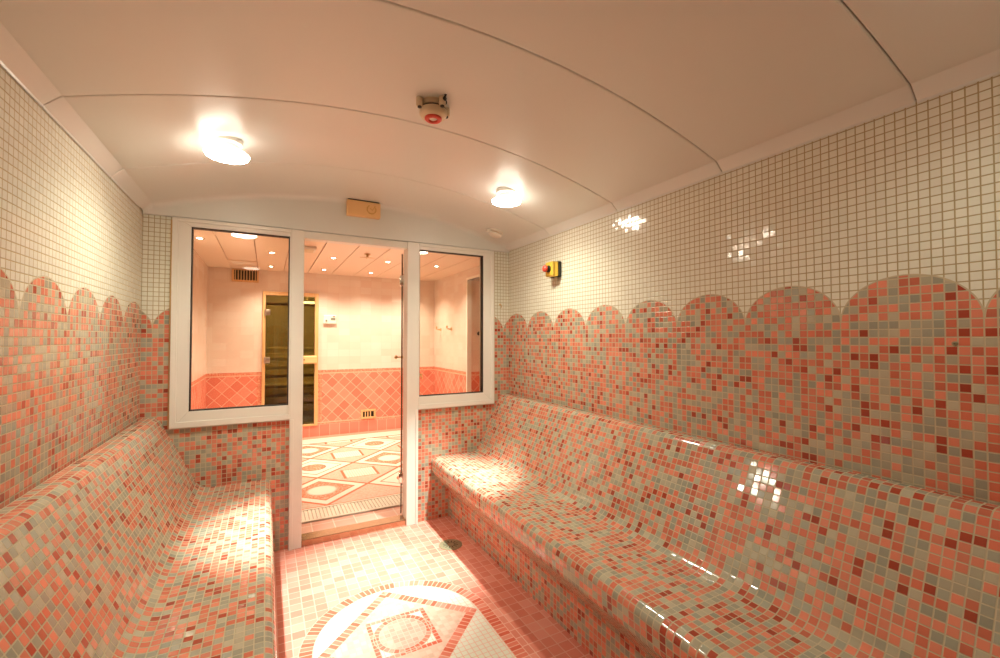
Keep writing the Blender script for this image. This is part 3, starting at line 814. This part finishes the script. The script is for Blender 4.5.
# low vent
t = thing('low_vent', 'wood-framed slotted vent low in the pink dado of the hall back wall', 'vent', (1.317, HB, .19))
obj('frame', ring(bmesh.new(), 1.213, 1.421, .192, .322, .026, .026, .026, .026, HB - .022, HB - .0005, .003), M_PINE, t)
obj('hollow', nb(1.239, 1.395, HB - .006, HB - .0005, .218, .296), M_DARKH, t)
for k in range(3):
    xx = 1.268 + .036 * k
    obj('slat', nb(xx, xx + .013, HB - .020, HB - .007, .218, .296), M_PINEH, t)

# star sprinkler on the hall ceiling
c = (.942, 4.77, HZ)
t = thing('sprinkler', 'brass star-shaped sprinkler on the hall ceiling', 'sprinkler', c)
M = Matrix.Translation(c) @ Matrix.Rotation(PI, 4, 'X')
obj('rose', lathe(bmesh.new(), [(0, -.001), (.034, -.001), (.034, .003), (.014, .012), (.010, .035), (0, .035)], M, 28), M_BRASS, t, smooth=True)
bm = bmesh.new()
star = [((.078 if k % 2 == 0 else .020) * math.cos(PI * k / 4), (.078 if k % 2 == 0 else .018) * math.sin(PI * k / 4)) for k in range(8)]
prism(bm, star, lambda a, b, q: Vector((c[0] + a, c[1] + b, HZ - .036 - .004 * q)))
obj('deflector', bm, M_BRASS, t)

# speaker box on the hall ceiling, partly behind the door post
t = thing('ceiling_speaker', 'white square speaker on the hall ceiling beside the left door post', 'speaker', (.33, 4.72, HZ))
obj('housing', nb(.245, .425, 4.62, 4.82, HZ - .030, HZ - .0005, .006), M_WHITE, t)
obj('grille', nb(.265, .405, 4.64, 4.80, HZ - .034, HZ - .029, .002), M_CREAMP, t)

# towel hooks on the right hall wall
def towel_hook(y, label):
    t = thing('towel_hook', label, 'hook', (HR, y, 1.49), 'towel hooks on the right hall wall')
    obj('rose', lathe(bmesh.new(), [(0, 0), (.024, 0), (.024, .006), (.018, .010), (0, .010)], frame_at((HR - .0005, y, 1.49), (-1, 0, 0)), 24), M_BRASS, t, smooth=True)
    bm = bmesh.new(); tube(bm, [(HR - .008, y, 1.49), (HR - .05, y, 1.486), (HR - .068, y, 1.495), (HR - .070, y, 1.520)], .008)
    lathe(bm, [(0, 0), (.012, .003), (.014, .012), (.008, .022), (0, .024)], Matrix.Translation((HR - .070, y, 1.515)), 16)
    obj('hook_arm', bm, M_BRASS, t, smooth=True)
towel_hook(6.23, 'brass towel hook on the right hall wall, the one nearer the back corner')
towel_hook(5.80, 'brass towel hook on the right hall wall, the one nearer the white opening frame')
t = thing('round_black_knob', 'small round black knob on the tiled side of the alcove', 'wall knob', (2.48, 5.25, 1.42))
obj('knob_disc', lathe(bmesh.new(), [(0, 0), (.012, 0), (.012, .012), (.024, .018), (.026, .028), (.018, .036), (0, .038)], frame_at((2.48, 5.2495, 1.42), (0, -1, 0)), 24), M_BLACK, t, smooth=True)
# brass tap on the back wall dado
t = thing('wall_tap', 'small brass tap on the pink dado at the right end of the hall back wall', 'tap', (2.10, HB, .76))
obj('flange', lathe(bmesh.new(), [(0, 0), (.030, 0), (.030, .006), (.014, .012), (.012, .05), (0, .05)], frame_at((2.10, HB - .0005, .79), (0, -1, 0)), 24), M_BRASS, t, smooth=True)
bm = bmesh.new(); tube(bm, [(2.10, HB - .04, .79), (2.10, HB - .075, .785), (2.10, HB - .090, .765), (2.10, HB - .092, .735)], .010)
obj('spout', bm, M_BRASS, t, smooth=True)
